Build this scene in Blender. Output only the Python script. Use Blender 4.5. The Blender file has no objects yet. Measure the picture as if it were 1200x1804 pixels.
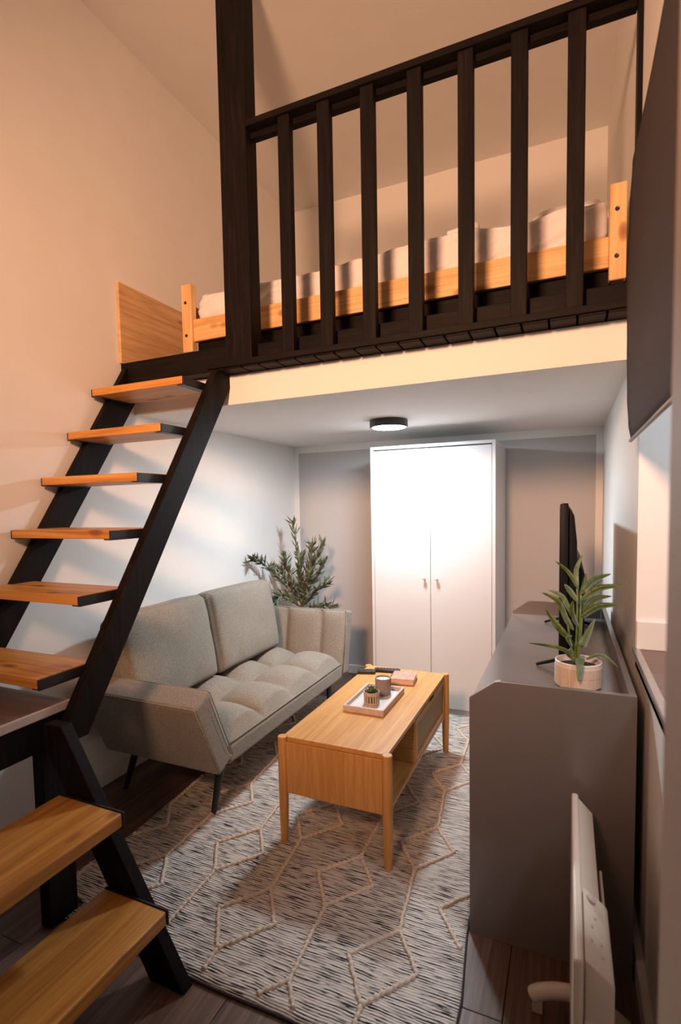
import bpy, bmesh, math, random
from mathutils import Vector, Matrix, noise
random.seed(7)
S = bpy.context.scene
COL = S.collection
PI = math.pi

# ------------------------------------------------------------------ camera
W_ROOM = 2.452
cam_d = bpy.data.cameras.new('camera'); cam = bpy.data.objects.new('camera', cam_d); COL.objects.link(cam)
S.camera = cam
FPX = 922.6
cam_d.sensor_fit = 'HORIZONTAL'; cam_d.sensor_width = 24.0; cam_d.lens = 24.0*FPX/1200.0
cam_d.shift_x = 10.0/1200.0; cam_d.shift_y = 48.8/1200.0
cam_d.clip_start = 0.02
yaw, pitch, roll = 0.41934, 0.06404, -0.01829
fw = Vector((-math.sin(yaw)*math.cos(pitch), math.cos(yaw)*math.cos(pitch), -math.sin(pitch)))
rt = Vector((math.cos(yaw), math.sin(yaw), 0)); up = rt.cross(fw)
rt2 = rt*math.cos(roll)+up*math.sin(roll); up2 = -rt*math.sin(roll)+up*math.cos(roll)
m = Matrix((rt2, up2, -fw)).transposed().to_4x4(); m.translation = Vector((2.22989, -4.13935, 1.45))
cam.matrix_world = m
cam_d.dof.use_dof = True; cam_d.dof.focus_distance = 3.2; cam_d.dof.aperture_fstop = 3.5

# ------------------------------------------------------------------ world, lights, exposure
wd = bpy.data.worlds.new('world'); S.world = wd; wd.use_nodes = True
wd.node_tree.nodes['Background'].inputs[0].default_value = (1.0, 0.86, 0.72, 1)
wd.node_tree.nodes['Background'].inputs[1].default_value = 0.02
S.view_settings.view_transform = 'Standard'; S.view_settings.look = 'None'
S.view_settings.gamma = 1.0; S.view_settings.use_curve_mapping = False
S.view_settings.exposure = 0.0
def light(name, kind, loc, energy, color, **kw):
    d = bpy.data.lights.new(name, kind); d.energy = energy; d.color = color
    for k, v in kw.items(): setattr(d, k, v)
    o = bpy.data.objects.new(name, d); o.location = loc; COL.objects.link(o); return o
def aim(o, tgt): o.rotation_euler = (Vector(tgt)-o.location).to_track_quat('-Z', 'Y').to_euler()
# warm spot lamp high up beside the photographer, throwing its light at the stair wall and the loft
l = light('warm_spot_light', 'SPOT', (1.60, -5.00, 2.60), 615, (1.0, 0.53, 0.305), spot_size=math.radians(91), spot_blend=1.0, shadow_soft_size=0.25)
aim(l, (1.22, -1.0, 2.27))
# unseen area light for the cool light in the room beyond the opening
l = light('adjoining_room_light', 'AREA', (3.15, -3.0, 2.78), 24, (0.86, 0.92, 1.0), shape='DISK', size=0.4)
aim(l, (3.15, -3.0, 0))

# ------------------------------------------------------------------ material helpers
def newmat(name):
    mt = bpy.data.materials.new(name); mt.use_nodes = True
    nt = mt.node_tree; nt.nodes.clear()
    out = nt.nodes.new('ShaderNodeOutputMaterial'); b = nt.nodes.new('ShaderNodeBsdfPrincipled')
    nt.links.new(b.outputs[0], out.inputs[0])
    return mt, nt, b
def N(nt, t, **kw):
    n = nt.nodes.new(t)
    for k, v in kw.items():
        if k == 'ins':
            for i, x in v.items():
                if hasattr(x, 'is_output') : nt.links.new(x, n.inputs[i])
                else: n.inputs[i].default_value = x
        else: setattr(n, k, v)
    return n
def ramp(nt, fac, stops):
    r = N(nt, 'ShaderNodeValToRGB', ins={0: fac}); e = r.color_ramp.elements
    while len(e) > 1: e.remove(e[-1])
    e[0].position, e[0].color = stops[0][0], (*stops[0][1], 1)
    for p, c in stops[1:]:
        x = e.new(p); x.color = (*c, 1)
    return r.outputs[0]
def objcoord(nt, rnd=0.0):
    tc = N(nt, 'ShaderNodeTexCoord').outputs['Object']
    if rnd:
        oi = N(nt, 'ShaderNodeObjectInfo').outputs['Random']
        mu = N(nt, 'ShaderNodeMath', operation='MULTIPLY', ins={0: oi, 1: rnd}).outputs[0]
        cb = N(nt, 'ShaderNodeCombineXYZ', ins={0: mu, 1: mu, 2: mu}).outputs[0]
        tc = N(nt, 'ShaderNodeVectorMath', operation='ADD', ins={0: tc, 1: cb}).outputs[0]
    return tc
def mapped(nt, vec, scale): return N(nt, 'ShaderNodeMapping', ins={0: vec, 3: scale}).outputs[0]
def nz(nt, vec, scale, detail=3, rough=.5, dist=0): return N(nt, 'ShaderNodeTexNoise', ins={'Vector': vec, 'Scale': scale, 'Detail': detail, 'Roughness': rough, 'Distortion': dist}).outputs[0]
def mixc(nt, fac, a, b, mode='MIX'):
    n = N(nt, 'ShaderNodeMix', data_type='RGBA', blend_type=mode)
    for i, x in ((0, fac), (6, a), (7, b)):
        if hasattr(x, 'is_output'): nt.links.new(x, n.inputs[i])
        else: n.inputs[i].default_value = x if i == 0 else (*x, 1)
    return n.outputs[2]
def bump(nt, b, h, strength, dist=.002):
    n = N(nt, 'ShaderNodeBump', ins={'Strength': strength, 'Distance': dist, 'Height': h}); nt.links.new(n.outputs[0], b.inputs['Normal'])
def plain(name, col, rough=.5, var=.06, vscale=30, bumps=0, bscale=200, metallic=0, spec=.5, coat=0):
    mt, nt, b = newmat(name); v = objcoord(nt)
    f = nz(nt, v, vscale, 4)
    c = ramp(nt, f, [(.3, tuple(x*(1-var) for x in col)), (.7, tuple(min(1, x*(1+var)) for x in col))])
    nt.links.new(c, b.inputs['Base Color']); b.inputs['Roughness'].default_value = rough; b.inputs['Metallic'].default_value = metallic
    b.inputs['Specular IOR Level'].default_value = spec; b.inputs['Coat Weight'].default_value = coat
    if bumps: bump(nt, b, nz(nt, v, bscale, 3), bumps)
    return mt
def wood(name, stops, axis='x', across=26, along=1.6, rough=.45, knots=0.0, knotcol=(.12, .05, .02), rnd=9.0, bmp=.15, spec=.4, lines=0.5):
    mt, nt, b = newmat(name); v = objcoord(nt, rnd)
    sc = [across]*3; sc['xyz'.index(axis)] = along
    v1 = mapped(nt, v, tuple(sc))
    n1 = nz(nt, v1, 1.0, 5, .6, 1.2)
    sc2 = [across*6]*3; sc2['xyz'.index(axis)] = along*2
    n2 = nz(nt, mapped(nt, v, tuple(sc2)), 1.0, 3, .6)
    f = N(nt, 'ShaderNodeMix', data_type='FLOAT', ins={0: lines*.6, 2: n1, 3: n2}).outputs[0]
    c = ramp(nt, f, stops)
    if knots:
        sc3 = [9.0]*3; sc3['xyz'.index(axis)] = 4.2
        vr = N(nt, 'ShaderNodeTexVoronoi', ins={'Vector': mapped(nt, v, tuple(sc3)), 'Scale': 1.0, 'Randomness': 1.0}).outputs['Distance']
        k = ramp(nt, vr, [(.0, (1, 1, 1)), (knots*.6, (.7, .7, .7)), (knots, (0, 0, 0))])
        c = mixc(nt, k, c, knotcol)
    nt.links.new(c, b.inputs['Base Color']); b.inputs['Roughness'].default_value = rough; b.inputs['Specular IOR Level'].default_value = spec
    bump(nt, b, f, bmp, .001)
    return mt

M = {}
M['wall'] = plain('white_wall_paint', (.86, .845, .82), .75, .012, 6, .12, 260, spec=.25)
M['white_trim'] = plain('white_trim_paint', (.80, .77, .74), .45, .02, 8)
M['black'] = wood('black_stained_timber', [(.38, (.0045, .0032, .0028)), (.52, (.008, .0055, .0048)), (.66, (.016, .010, .008))], 'z', 30, 2, .6, rnd=5, spec=.12)
M['black_x'] = wood('black_stained_timber_x', [(.38, (.0045, .0032, .0028)), (.52, (.008, .0055, .0048)), (.66, (.016, .010, .008))], 'x', 30, 2, .6, rnd=5, spec=.12)
M['black_metal'] = plain('black_metal', (.013, .012, .012), .42, .1, 40)
M['pine'] = wood('pale_pine', [(.36, (.60, .31, .11)), (.5, (.76, .45, .19)), (.64, (.86, .57, .28))], 'x', 24, 1.2, .5, knots=.24, knotcol=(.30, .12, .04))
M['pine_z'] = wood('pale_pine_upright', [(.36, (.64, .34, .13)), (.5, (.78, .47, .21)), (.64, (.86, .57, .29))], 'z', 24, 1.2, .5, knots=.20, knotcol=(.30, .12, .04))
M['pine_y'] = wood('pine_panel', [(.36, (.52, .30, .13)), (.5, (.66, .41, .20)), (.64, (.76, .50, .27))], 'y', 22, 1.4, .55, knots=.16, knotcol=(.25, .11, .04))
AMB = [(.34, (.33, .125, .024)), (.5, (.55, .245, .05)), (.66, (.70, .35, .095))]
M['tread'] = wood('amber_stained_tread', AMB, 'x', 20, 1.1, .38, knots=.20, knotcol=(.20, .07, .018))
M['tread_y'] = wood('amber_stained_step', AMB, 'y', 20, 1.1, .38, knots=.20, knotcol=(.20, .07, .018))
BAM = [(.36, (.50, .235, .062)), (.5, (.60, .305, .092)), (.64, (.68, .37, .13))]
M['bamboo_y'] = wood('bamboo_long', BAM, 'y', 46, 1.2, .36, rnd=3)
M['bamboo_z'] = wood('bamboo_upright', BAM, 'z', 46, 3.0, .40, rnd=3, knots=.05, knotcol=(.30, .12, .03))
M['bamboo_x'] = wood('bamboo_cross', BAM, 'x', 46, 1.2, .4, rnd=3)
M['laminate'] = wood('brown_oak_laminate', [(.36, (.070, .034, .024)), (.5, (.130, .070, .050)), (.64, (.20, .118, .09))], 'y', 34, 1.3, .38, knots=.05, knotcol=(.04, .02, .014), spec=.45)
M['laminate_x'] = wood('brown_oak_laminate_x', [(.2, (.10, .055, .042)), (.5, (.17, .10, .078)), (.8, (.25, .16, .13))], 'x', 34, 1.3, .4, rnd=6, spec=.45)
M['taupe'] = plain('taupe_laminate', (.150, .132, .126), .22, .02, 12, .03, 500, spec=.75)
M['wardrobe'] = plain('white_foil', (.655, .64, .635), .38, .01, 5, spec=.35)
M['duvet'] = plain('white_cotton', (.80, .76, .76), .85, .03, 40, .25, 120)
M['blind'] = plain('grey_blind_fabric', (.125, .105, .10), .8, .05, 90, .3, 600)
M['blindbar'] = plain('blind_hem_bar', (.35, .30, .27), .5)
M['cream_metal'] = plain('cream_enamel', (.74, .64, .54), .38, .02, 10)
M['cream_dark'] = plain('aged_cream_plastic', (.60, .50, .41), .45, .08, 60)
M['tvblack'] = plain('satin_black_plastic', (.006, .006, .007), .5, .05, 20, spec=.15)
M['screen'] = plain('screen_glass', (.004, .004, .005), .08, 0, 5)
M['steel'] = plain('brushed_steel', (.55, .55, .56), .35, .05, 60, metallic=1)
M['soil'] = plain('soil', (.02, .014, .010), .95, .5, 80, .8, 150)
M['ceramic'] = plain('ivory_ceramic', (.74, .66, .59), .32, .02, 20)
M['tile_warmlit'] = plain('warmlit_white_tile', (.62, .50, .41), .4, .05, 30)  # tile colour: warm light on white ceramic painted in as tan
M['stone_cup'] = plain('grey_brown_stoneware', (.30, .235, .195), .7, .10, 90, .3, 200)
M['wax'] = plain('white_wax', (.82, .79, .75), .5, .02, 20)
M['slatpot'] = plain('beige_clay', (.50, .37, .27), .7, .10, 60, .2, 200)
M['dark_void'] = plain('dark_inner', (.03, .02, .016), .8)
M['traywood'] = wood('whitewashed_wood', [(.25, (.42, .31, .26)), (.55, (.62, .52, .47)), (.8, (.72, .64, .60))], 'y', 50, 2.5, .6)
M['trayin'] = wood('whitewashed_grey_wood', [(.25, (.40, .37, .36)), (.5, (.62, .60, .60)), (.8, (.78, .77, .77))], 'y', 45, 3, .45)
M['bookcover'] = plain('pink_book_cover', (.66, .30, .22), .45, .25, 45)
M['pages'] = plain('book_pages', (.74, .56, .46), .8, .05, 200)
M['remote'] = plain('black_remote_plastic', (.018, .018, .02), .45, .1, 60)
M['button'] = plain('dark_grey_rubber', (.06, .06, .065), .6)
M['leaf_olive'] = None
def leafmat(name, c0, c1, c2, rough=.5, scale=7):
    mt, nt, b = newmat(name); v = objcoord(nt, 4.0); f = nz(nt, v, scale, 3)
    c = ramp(nt, f, [(.3, c0), (.5, c1), (.7, c2)]); nt.links.new(c, b.inputs['Base Color']); b.inputs['Roughness'].default_value = rough
    b.inputs['Subsurface Weight'].default_value = 0.0
    return mt
M['leaf_olive'] = leafmat('olive_leaf', (.055, .075, .040), (.14, .165, .10), (.32, .35, .25), .5, 30)
M['leaf'] = leafmat('green_leaf', (.05, .095, .025), (.115, .17, .045), (.21, .27, .10), .4, 26)
M['leaf_pale'] = leafmat('pale_green_leaf', (.14, .21, .12), (.22, .30, .17), (.32, .40, .26), .45, 26)
M['succulent'] = leafmat('succulent_green', (.10, .17, .06), (.17, .27, .10), (.30, .40, .20), .5, 60)
M['bark'] = plain('brown_bark', (.20, .115, .06), .8, .2, 60, .4, 80)
M['pot_dark'] = plain('dark_plant_pot', (.05, .045, .042), .6)
M['shadow_gap'] = plain('dark_gap', (.02, .016, .013), .8)

def fabric():
    mt, nt, b = newmat('taupe_heathered_fabric'); v = objcoord(nt)
    n1 = nz(nt, v, 210, 3, .75); n2 = nz(nt, v, 9, 3)
    wv = N(nt, 'ShaderNodeTexVoronoi', ins={'Vector': v, 'Scale': 420.0}).outputs['Distance']
    c = ramp(nt, n1, [(.36, (.172, .149, .118)), (.5, (.285, .253, .208)), (.64, (.41, .372, .312))])
    c = mixc(nt, .25, c, ramp(nt, n2, [(.3, (.24, .203, .166)), (.7, (.315, .272, .225))]))
    nt.links.new(c, b.inputs['Base Color']); b.inputs['Roughness'].default_value = .9; b.inputs['Specular IOR Level'].default_value = .15
    b.inputs['Sheen Weight'].default_value = .15
    h = N(nt, 'ShaderNodeMath', operation='ADD', ins={0: wv, 1: n1}).outputs[0]
    bump(nt, b, h, .35, .0015)
    return mt
M['fabric'] = fabric()

def rugmat():
    mt, nt, b = newmat('heathered_rug'); v = objcoord(nt)
    w = N(nt, 'ShaderNodeTexNoise', ins={'Vector': v, 'Scale': 5.0, 'Detail': 2.0}).outputs['Color']
    w = N(nt, 'ShaderNodeVectorMath', operation='SUBTRACT', ins={0: w, 1: (.5, .5, .5)}).outputs[0]
    w = N(nt, 'ShaderNodeVectorMath', operation='SCALE', ins={0: w, 'Scale': .022}).outputs[0]
    v2 = N(nt, 'ShaderNodeVectorMath', operation='ADD', ins={0: v, 1: w}).outputs[0]
    d = nz(nt, mapped(nt, v2, (12, 165, 1)), 1.0, 2.5, .62)
    rows = N(nt, 'ShaderNodeTexWave', wave_type='BANDS', bands_direction='Y', wave_profile='SIN', ins={'Vector': v2, 'Scale': 34.0, 'Distortion': .6, 'Detail': 1.0, 'Detail Scale': 3.0}).outputs['Fac']
    big = nz(nt, v, 2.2, 2)
    f = N(nt, 'ShaderNodeMath', operation='MULTIPLY_ADD', ins={0: rows, 1: .16, 2: d}).outputs[0]
    f = N(nt, 'ShaderNodeMath', operation='MULTIPLY_ADD', ins={0: big, 1: .12, 2: f}).outputs[0]
    c = ramp(nt, f, [(.485, (.020, .018, .022)), (.545, (.085, .078, .080)), (.585, (.58, .525, .475)), (.76, (.78, .70, .63))])
    nt.links.new(c, b.inputs['Base Color']); b.inputs['Roughness'].default_value = .95; b.inputs['Specular IOR Level'].default_value = .1
    bump(nt, b, N(nt, 'ShaderNodeMath', operation='ADD', ins={0: rows, 1: nz(nt, v, 300, 2)}).outputs[0], .8, .003)
    return mt
M['rug'] = rugmat()
M['cord'] = plain('cream_wool_cord', (.70, .58, .47), .95, .1, 120, .5, 300)
M['rug_edge'] = plain('dark_rug_binding', (.05, .045, .045), .95, .4, 150)

def canemat():
    mt, nt, b = newmat('woven_cane'); v = objcoord(nt)
    ch = N(nt, 'ShaderNodeTexChecker', ins={0: mapped(nt, v, (1, 1, 1)), 1: (.66, .42, .19, 1), 2: (.22, .11, .045, 1), 3: 170.0})
    n = nz(nt, v, 90, 2)
    c = mixc(nt, n, ch.outputs[0], (.50, .30, .13)); nt.links.new(c, b.inputs['Base Color']); b.inputs['Roughness'].default_value = .6
    bump(nt, b, ch.outputs[1], .6, .002); return mt
M['cane'] = canemat()
def backwall():
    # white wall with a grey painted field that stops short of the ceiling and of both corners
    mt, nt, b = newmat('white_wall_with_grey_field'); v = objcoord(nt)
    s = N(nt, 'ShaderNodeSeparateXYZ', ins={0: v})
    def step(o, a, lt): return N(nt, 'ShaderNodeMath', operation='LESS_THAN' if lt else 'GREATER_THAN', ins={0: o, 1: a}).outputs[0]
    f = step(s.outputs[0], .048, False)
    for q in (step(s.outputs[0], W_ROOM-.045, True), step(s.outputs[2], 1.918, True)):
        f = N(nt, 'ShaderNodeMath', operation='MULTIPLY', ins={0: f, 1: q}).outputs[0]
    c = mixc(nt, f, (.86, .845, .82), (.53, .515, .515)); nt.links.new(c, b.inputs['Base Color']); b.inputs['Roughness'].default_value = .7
    bump(nt, b, nz(nt, v, 260, 3), .12); return mt
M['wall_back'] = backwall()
def emit(name, col, st):
    mt, nt, b = newmat(name); b.inputs['Base Color'].default_value = (.9, .9, .9, 1)
    b.inputs['Emission Color'].default_value = (*col, 1); b.inputs['Emission Strength'].default_value = st; return mt
M['lamp_glow'] = emit('lamp_diffuser_glow', (.80, .915, 1.0), 325)

# ------------------------------------------------------------------ mesh helpers
def BM(): return bmesh.new()
def box(bm, a, b, bev=0.0, seg=2):
    r = bmesh.ops.create_cube(bm, size=1.0)['verts']
    for v in r:
        v.co = Vector([(a[i]+b[i])/2+v.co[i]*(b[i]-a[i]) for i in range(3)])
    if bev:
        es = list({e for v in r for e in v.link_edges})
        bmesh.ops.bevel(bm, geom=es, offset=bev, segments=seg, affect='EDGES', profile=.5)
    return bm
def prism(bm, pts, axis, a, b, bev=0.0):
    # pts: 2D outline in the two other axes (in xyz order); extruded along axis from a to b
    def mk(p, t):
        c = list(p); c.insert('xyz'.index(axis), t); return bm.verts.new(c)
    A = [mk(p, a) for p in pts]; B = [mk(p, b) for p in pts]
    fs = [bm.faces.new(A), bm.faces.new(list(reversed(B)))]
    for i in range(len(pts)):
        j = (i+1) % len(pts); fs.append(bm.faces.new((A[j], A[i], B[i], B[j])))
    bmesh.ops.recalc_face_normals(bm, faces=fs)
    if bev:
        bmesh.ops.bevel(bm, geom=list({e for f in fs for e in f.edges}), offset=bev, segments=2, affect='EDGES', profile=.5)
    return bm
def lathe(bm, prof, c, seg=40, axis='z'):
    rings = []
    for r, h in prof:
        ring = []
        for k in range(seg):
            t = 2*PI*k/seg
            ring.append(bm.verts.new((c[0]+r*math.cos(t), c[1]+r*math.sin(t), c[2]+h)))
        rings.append(ring)
    for i in range(len(rings)-1):
        for k in range(seg):
            j = (k+1) % seg; bm.faces.new((rings[i][k], rings[i][j], rings[i+1][j], rings[i+1][k]))
    for ring, fl in ((rings[0], True), (rings[-1], False)):
        try: bm.faces.new(list(reversed(ring)) if fl else ring)
        except ValueError: pass
    return bm
def tube(bm, pts, rads, seg=8, caps=True):
    pts = [Vector(p) for p in pts]
    if isinstance(rads, (int, float)): rads = [rads]*len(pts)
    rings = []; prev = None
    for i, p in enumerate(pts):
        d = (pts[min(i+1, len(pts)-1)]-pts[max(i-1, 0)]).normalized()
        if prev is None:
            a = Vector((0, 0, 1)) if abs(d.z) < .9 else Vector((1, 0, 0)); u = d.cross(a).normalized()
        else: u = (prev-d*prev.dot(d)).normalized()
        prev = u; w = d.cross(u)
        rings.append([bm.verts.new(p+(u*math.cos(2*PI*k/seg)+w*math.sin(2*PI*k/seg))*rads[i]) for k in range(seg)])
    for i in range(len(rings)-1):
        for k in range(seg):
            j = (k+1) % seg; bm.faces.new((rings[i][k], rings[i][j], rings[i+1][j], rings[i+1][k]))
    if caps:
        bm.faces.new(list(reversed(rings[0]))); bm.faces.new(rings[-1])
    return bm
def spline(pts, n=8):
    P = [Vector(p) for p in pts]; out = []
    for i in range(len(P)-1):
        p0 = P[max(i-1, 0)]; p1 = P[i]; p2 = P[i+1]; p3 = P[min(i+2, len(P)-1)]
        for k in range(n):
            t = k/n
            out.append(.5*((2*p1)+(-p0+p2)*t+(2*p0-5*p1+4*p2-p3)*t*t+(-p0+3*p1-3*p2+p3)*t*t*t))
    out.append(P[-1]); return out
def soft_block(size, r, n=18, fn=None):
    """rounded block centred on the origin; fn(v, p) may push each vertex (p = position in -1..1)"""
    bm = bmesh.new(); bmesh.ops.create_cube(bm, size=2.0)
    bmesh.ops.subdivide_edges(bm, edges=list(bm.edges), cuts=n, use_grid_fill=True)
    h = Vector(size)*.5
    for v in bm.verts:
        p = v.co.copy()
        q = Vector([math.copysign(abs(p[i])**.8, p[i])*h[i] for i in range(3)])
        inner = Vector([max(-(h[i]-r), min(h[i]-r, q[i])) for i in range(3)])
        d = q-inner
        if d.length > 1e-9: q = inner+d.normalized()*min(r, max(abs(d.x), abs(d.y), abs(d.z)))
        v.co = q
        if fn: fn(v, p)
    return bm
def xform(bm, mat): bmesh.ops.transform(bm, matrix=mat, verts=list(bm.verts)); return bm
def T(x, y, z): return Matrix.Translation((x, y, z))
def R(a, ax): return Matrix.Rotation(a, 4, ax)
ORIG = {}
def obj(name, bm, mat, parent=None, smooth=False, label=None, auto=None):
    """ONE mesh object; vertices come in world space and are moved to the origin of the thing they belong to"""
    me = bpy.data.meshes.new(name)
    if parent is not None: org = ORIG[parent.name]
    else:
        xs = [v.co for v in bm.verts]
        org = Vector(((min(v.x for v in xs)+max(v.x for v in xs))/2, (min(v.y for v in xs)+max(v.y for v in xs))/2, min(v.z for v in xs)))
        if name.startswith(('wall', 'floor', 'ceiling')): org = Vector((0, 0, 0))
    for v in bm.verts: v.co -= org
    bm.normal_update(); bm.to_mesh(me); bm.free()
    me.materials.append(M[mat] if isinstance(mat, str) else mat)
    if smooth:
        for p in me.polygons: p.use_smooth = True
        if smooth != 'all':
            try: me.set_sharp_from_angle(angle=math.radians(smooth if smooth is not True else 40))
            except Exception: pass
    o = bpy.data.objects.new(name, me); COL.objects.link(o)
    if parent is not None: o.parent = parent
    else: o.location = org
    ORIG[o.name] = org
    if label: o['label'] = label
    return o
def thing(name, label, cat, loc, group=None, kind=None):
    o = bpy.data.objects.new(name, None); o.empty_display_size = .1; COL.objects.link(o); o.location = loc; ORIG[o.name] = Vector(loc)
    o['label'] = label
    if kind: o['kind'] = kind
    else: o['category'] = cat
    if group: o['group'] = group
    return o
def tag(o, label, cat=None, group=None, kind=None):
    o['label'] = label
    if cat: o['category'] = cat
    if group: o['group'] = group
    if kind: o['kind'] = kind
    return o
def struct(name, bm, mat, label, parent=None, smooth=False):
    o = obj(name, bm, mat, parent, smooth)
    if parent is None: o['kind'] = 'structure'; o['label'] = label
    return o
def inst(src, name, parent, delta):
    o = bpy.data.objects.new(name, src.data); COL.objects.link(o); o.parent = parent; o.location = delta
    ORIG[o.name] = ORIG[parent.name]+Vector(delta); return o
def B(a, b, bev=0.0, seg=2): return box(BM(), a, b, bev, seg)

# ------------------------------------------------------------------ room shell
W = W_ROOM; ZC = 1.977; YF = -1.868; ZT = 3.97; YB = -5.3; OY0, OY1, OZ0, OZ1 = -2.05, -3.0, .93, 2.10
floor = struct('floor', B((-.1, YB, -.06), (W+.1, .1, -.008)), 'shadow_gap', 'dark brown wooden floor of the room')
rows = 13; pw = (W)/rows
plank_mesh = {}
for i in range(rows):
    y = -random.random()*.9 + .02; x = i*pw
    ends = [0.0]
    yy = -.15-random.random()*1.1
    while yy > YB: ends.append(yy); yy -= 1.25
    ends.append(YB)
    for a, b_ in zip(ends, ends[1:]):
        obj('plank', B((x+.001, b_+.001, -.012), (x+pw-.001, a-.001, 0), .0012, 1), 'laminate', floor)
struct('wall_left', B((-.12, YB, 0), (0, .1, ZT)), 'wall', 'tall white wall behind the staircase and the sofa')
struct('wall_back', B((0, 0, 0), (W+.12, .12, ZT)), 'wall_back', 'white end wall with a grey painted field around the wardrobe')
bm = BM()
box(bm, (W, OY0, 0), (W+.13, 0, ZT)); box(bm, (W, OY1, 0), (W+.13, OY0, OZ0-.012)); box(bm, (W, OY1, OZ1), (W+.13, OY0, ZT)); box(bm, (W, YB, 0), (W+.13, OY1, ZT))  # unseen top and near edge of the opening drawn in to block stray light
struct('wall_right', bm, 'wall', 'white side wall with a raised opening behind the media cabinet')
struct('wall_near', B((-.12, YB-.12, 0), (W+.13, YB, ZT)), 'wall', 'wall behind the photographer')
struct('ceiling', B((-.12, YB-.12, ZT), (W+.13, .12, ZT+.1)), 'wall', 'flat white ceiling high above the loft')
struct('ceiling_loft_slab', B((0, YF, ZC), (W, 0, 2.125)), 'wall', 'white plastered slab of the loft, ceiling of the seating nook')
def baseboard(name, a, b, label):
    o = struct(name, B(a, b, .004, 2), 'white_trim', label); return o
baseboard('baseboard_left', (0, YB, 0), (.014, 0, .075), 'white skirting board along the stair wall')
baseboard('baseboard_back', (.014, -.014, 0), (W, 0, .075), 'white skirting board along the end wall')
baseboard('baseboard_right', (W-.024, -3.55, 0), (W, -.014, .075), 'white skirting board behind the media cabinet')
# near white wall edge beside the camera, dim light painted in as beige
struct('trim_1', B((2.313, -4.02, 0), (W+.05, -3.58, 3.9), .006), plain('dimmed_wall_paint', (.55, .46, .38), .6, .03, 6), 'out-of-focus near wall at the right edge')
# room beyond the opening
AX = 4.2
struct('wall_adjoining', B((W+.13, OY0, .4), (AX, OY0+.12, 3.0)), 'wall', 'white wall of the next room seen through the opening')
bm = BM(); box(bm, (AX, -4.9, .4), (AX+.1, OY0+.12, 3.0)); box(bm, (W+.13, -5.0, .4), (AX+.1, -4.9, 3.0))
struct('wall_adjoining_far', bm, 'wall', 'far walls of the next room')
struct('ceiling_adjoining', B((W+.13, -5.0, 2.95), (AX+.1, OY0+.12, 3.05)), 'wall', 'ceiling of the next room')
fa = struct('floor_adjoining', B((W, -4.9, OZ0-.06), (AX, OY0, OZ0-.008)), 'shadow_gap', 'brown laminate floor of the next room, raised above the cabinet')
yy = OY0
while yy > -3.5:
    obj('plank', B((W+.006, yy-.148, OZ0-.012), (3.6, yy-.001, OZ0), .001, 1), 'laminate_x', fa); yy -= .149
struct('trim_2', B((W-.012, OY1, OZ0-.016), (W+.012, OY0, OZ0+.004), .003), 'steel', 'metal edge strip on the sill of the opening')
bb = struct('baseboard_adjoining', B((W+.001, OY0-.013, OZ0), (AX, OY0, OZ0+.10), .003), 'white_trim', 'white skirting board of the next room')

# ------------------------------------------------------------------ loft deck
deck = thing('loft_deck', 'dark stained timber edge of the loft floor', None, (1.2, -1.9, 2.125), kind='structure')
nb = 19; x = .585; pitch_b = (W-.585)/nb
src = None
for i in range(nb):
    bx0 = .585+i*pitch_b
    o = obj('plank', B((bx0+.0035, -1.966, 2.1265), (bx0+pitch_b-.0035, -1.60, 2.163), .003), M['black'], deck)
obj('edge_strip', B((.585, -1.977, 2.136), (W-.002, -1.966, 2.1635), .002), 'black_x', deck)
obj('kick_board', B((.585, -1.905, 2.163), (W-.002, -1.880, 2.246), .003), 'black_x', deck)
obj('header_beam', B((.004, -1.958, 2.128), (.70, -1.872, 2.242), .004), 'black_x', deck)
obj('deck_floor', B((.004, -1.879, 2.164), (W-.002, -.004, 2.238)), 'black_x', deck)  # coloured black-brown to put shade into the space under the bed

# ------------------------------------------------------------------ railing
rl = thing('loft_railing', 'black timber loft railing with upright balusters above the seating nook', 'railing', (1.5, -1.93, 2.163))
YR0, YR1 = -1.965, -1.925
obj('post', B((.694, -1.962, 2.163), (.842, -1.868, 3.968), .004), 'black', rl)
obj('post', B((2.436, -1.965, 2.163), (2.450, -1.90, 3.968), .003), 'black', rl)
def sl(x): return 3.242-.012*(x-.84)/1.6
def rail(name, y0, y1, z0, z1, mat='black_x'):
    bm = BM(); pts = []
    xa, xb = .842, 2.436
    vs = [bm.verts.new((x_, y_, sl(x_)+dz)) for x_ in (xa, xb) for y_ in (y0, y1) for dz in (z0, z1)]
    for f in ((0, 1, 3, 2), (4, 6, 7, 5), (0, 4, 5, 1), (2, 3, 7, 6), (0, 2, 6, 4), (1, 5, 7, 3)): bm.faces.new([vs[k] for k in f])
    bmesh.ops.recalc_face_normals(bm, faces=list(bm.faces)); bmesh.ops.bevel(bm, geom=list(bm.edges), offset=.003, segments=1, affect='EDGES')
    return obj(name, bm, mat, rl)
rail('handrail', -1.975, -1.868, -.030, -.002)
rail('rail_board', -1.926, -1.885, -.056, -.030)
b0 = None
for xc in (1.043, 1.2395, 1.442, 1.6455, 1.850, 2.049, 2.244):
    if b0 is None:
        b0 = obj('baluster', B((xc-.030, -1.966, 2.163), (xc+.030, -1.927, 3.208), .003), 'black', rl); bx = xc
    else: inst(b0, 'baluster', rl, (xc-bx, 0, -.012*(xc-bx)/1.6))

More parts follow.
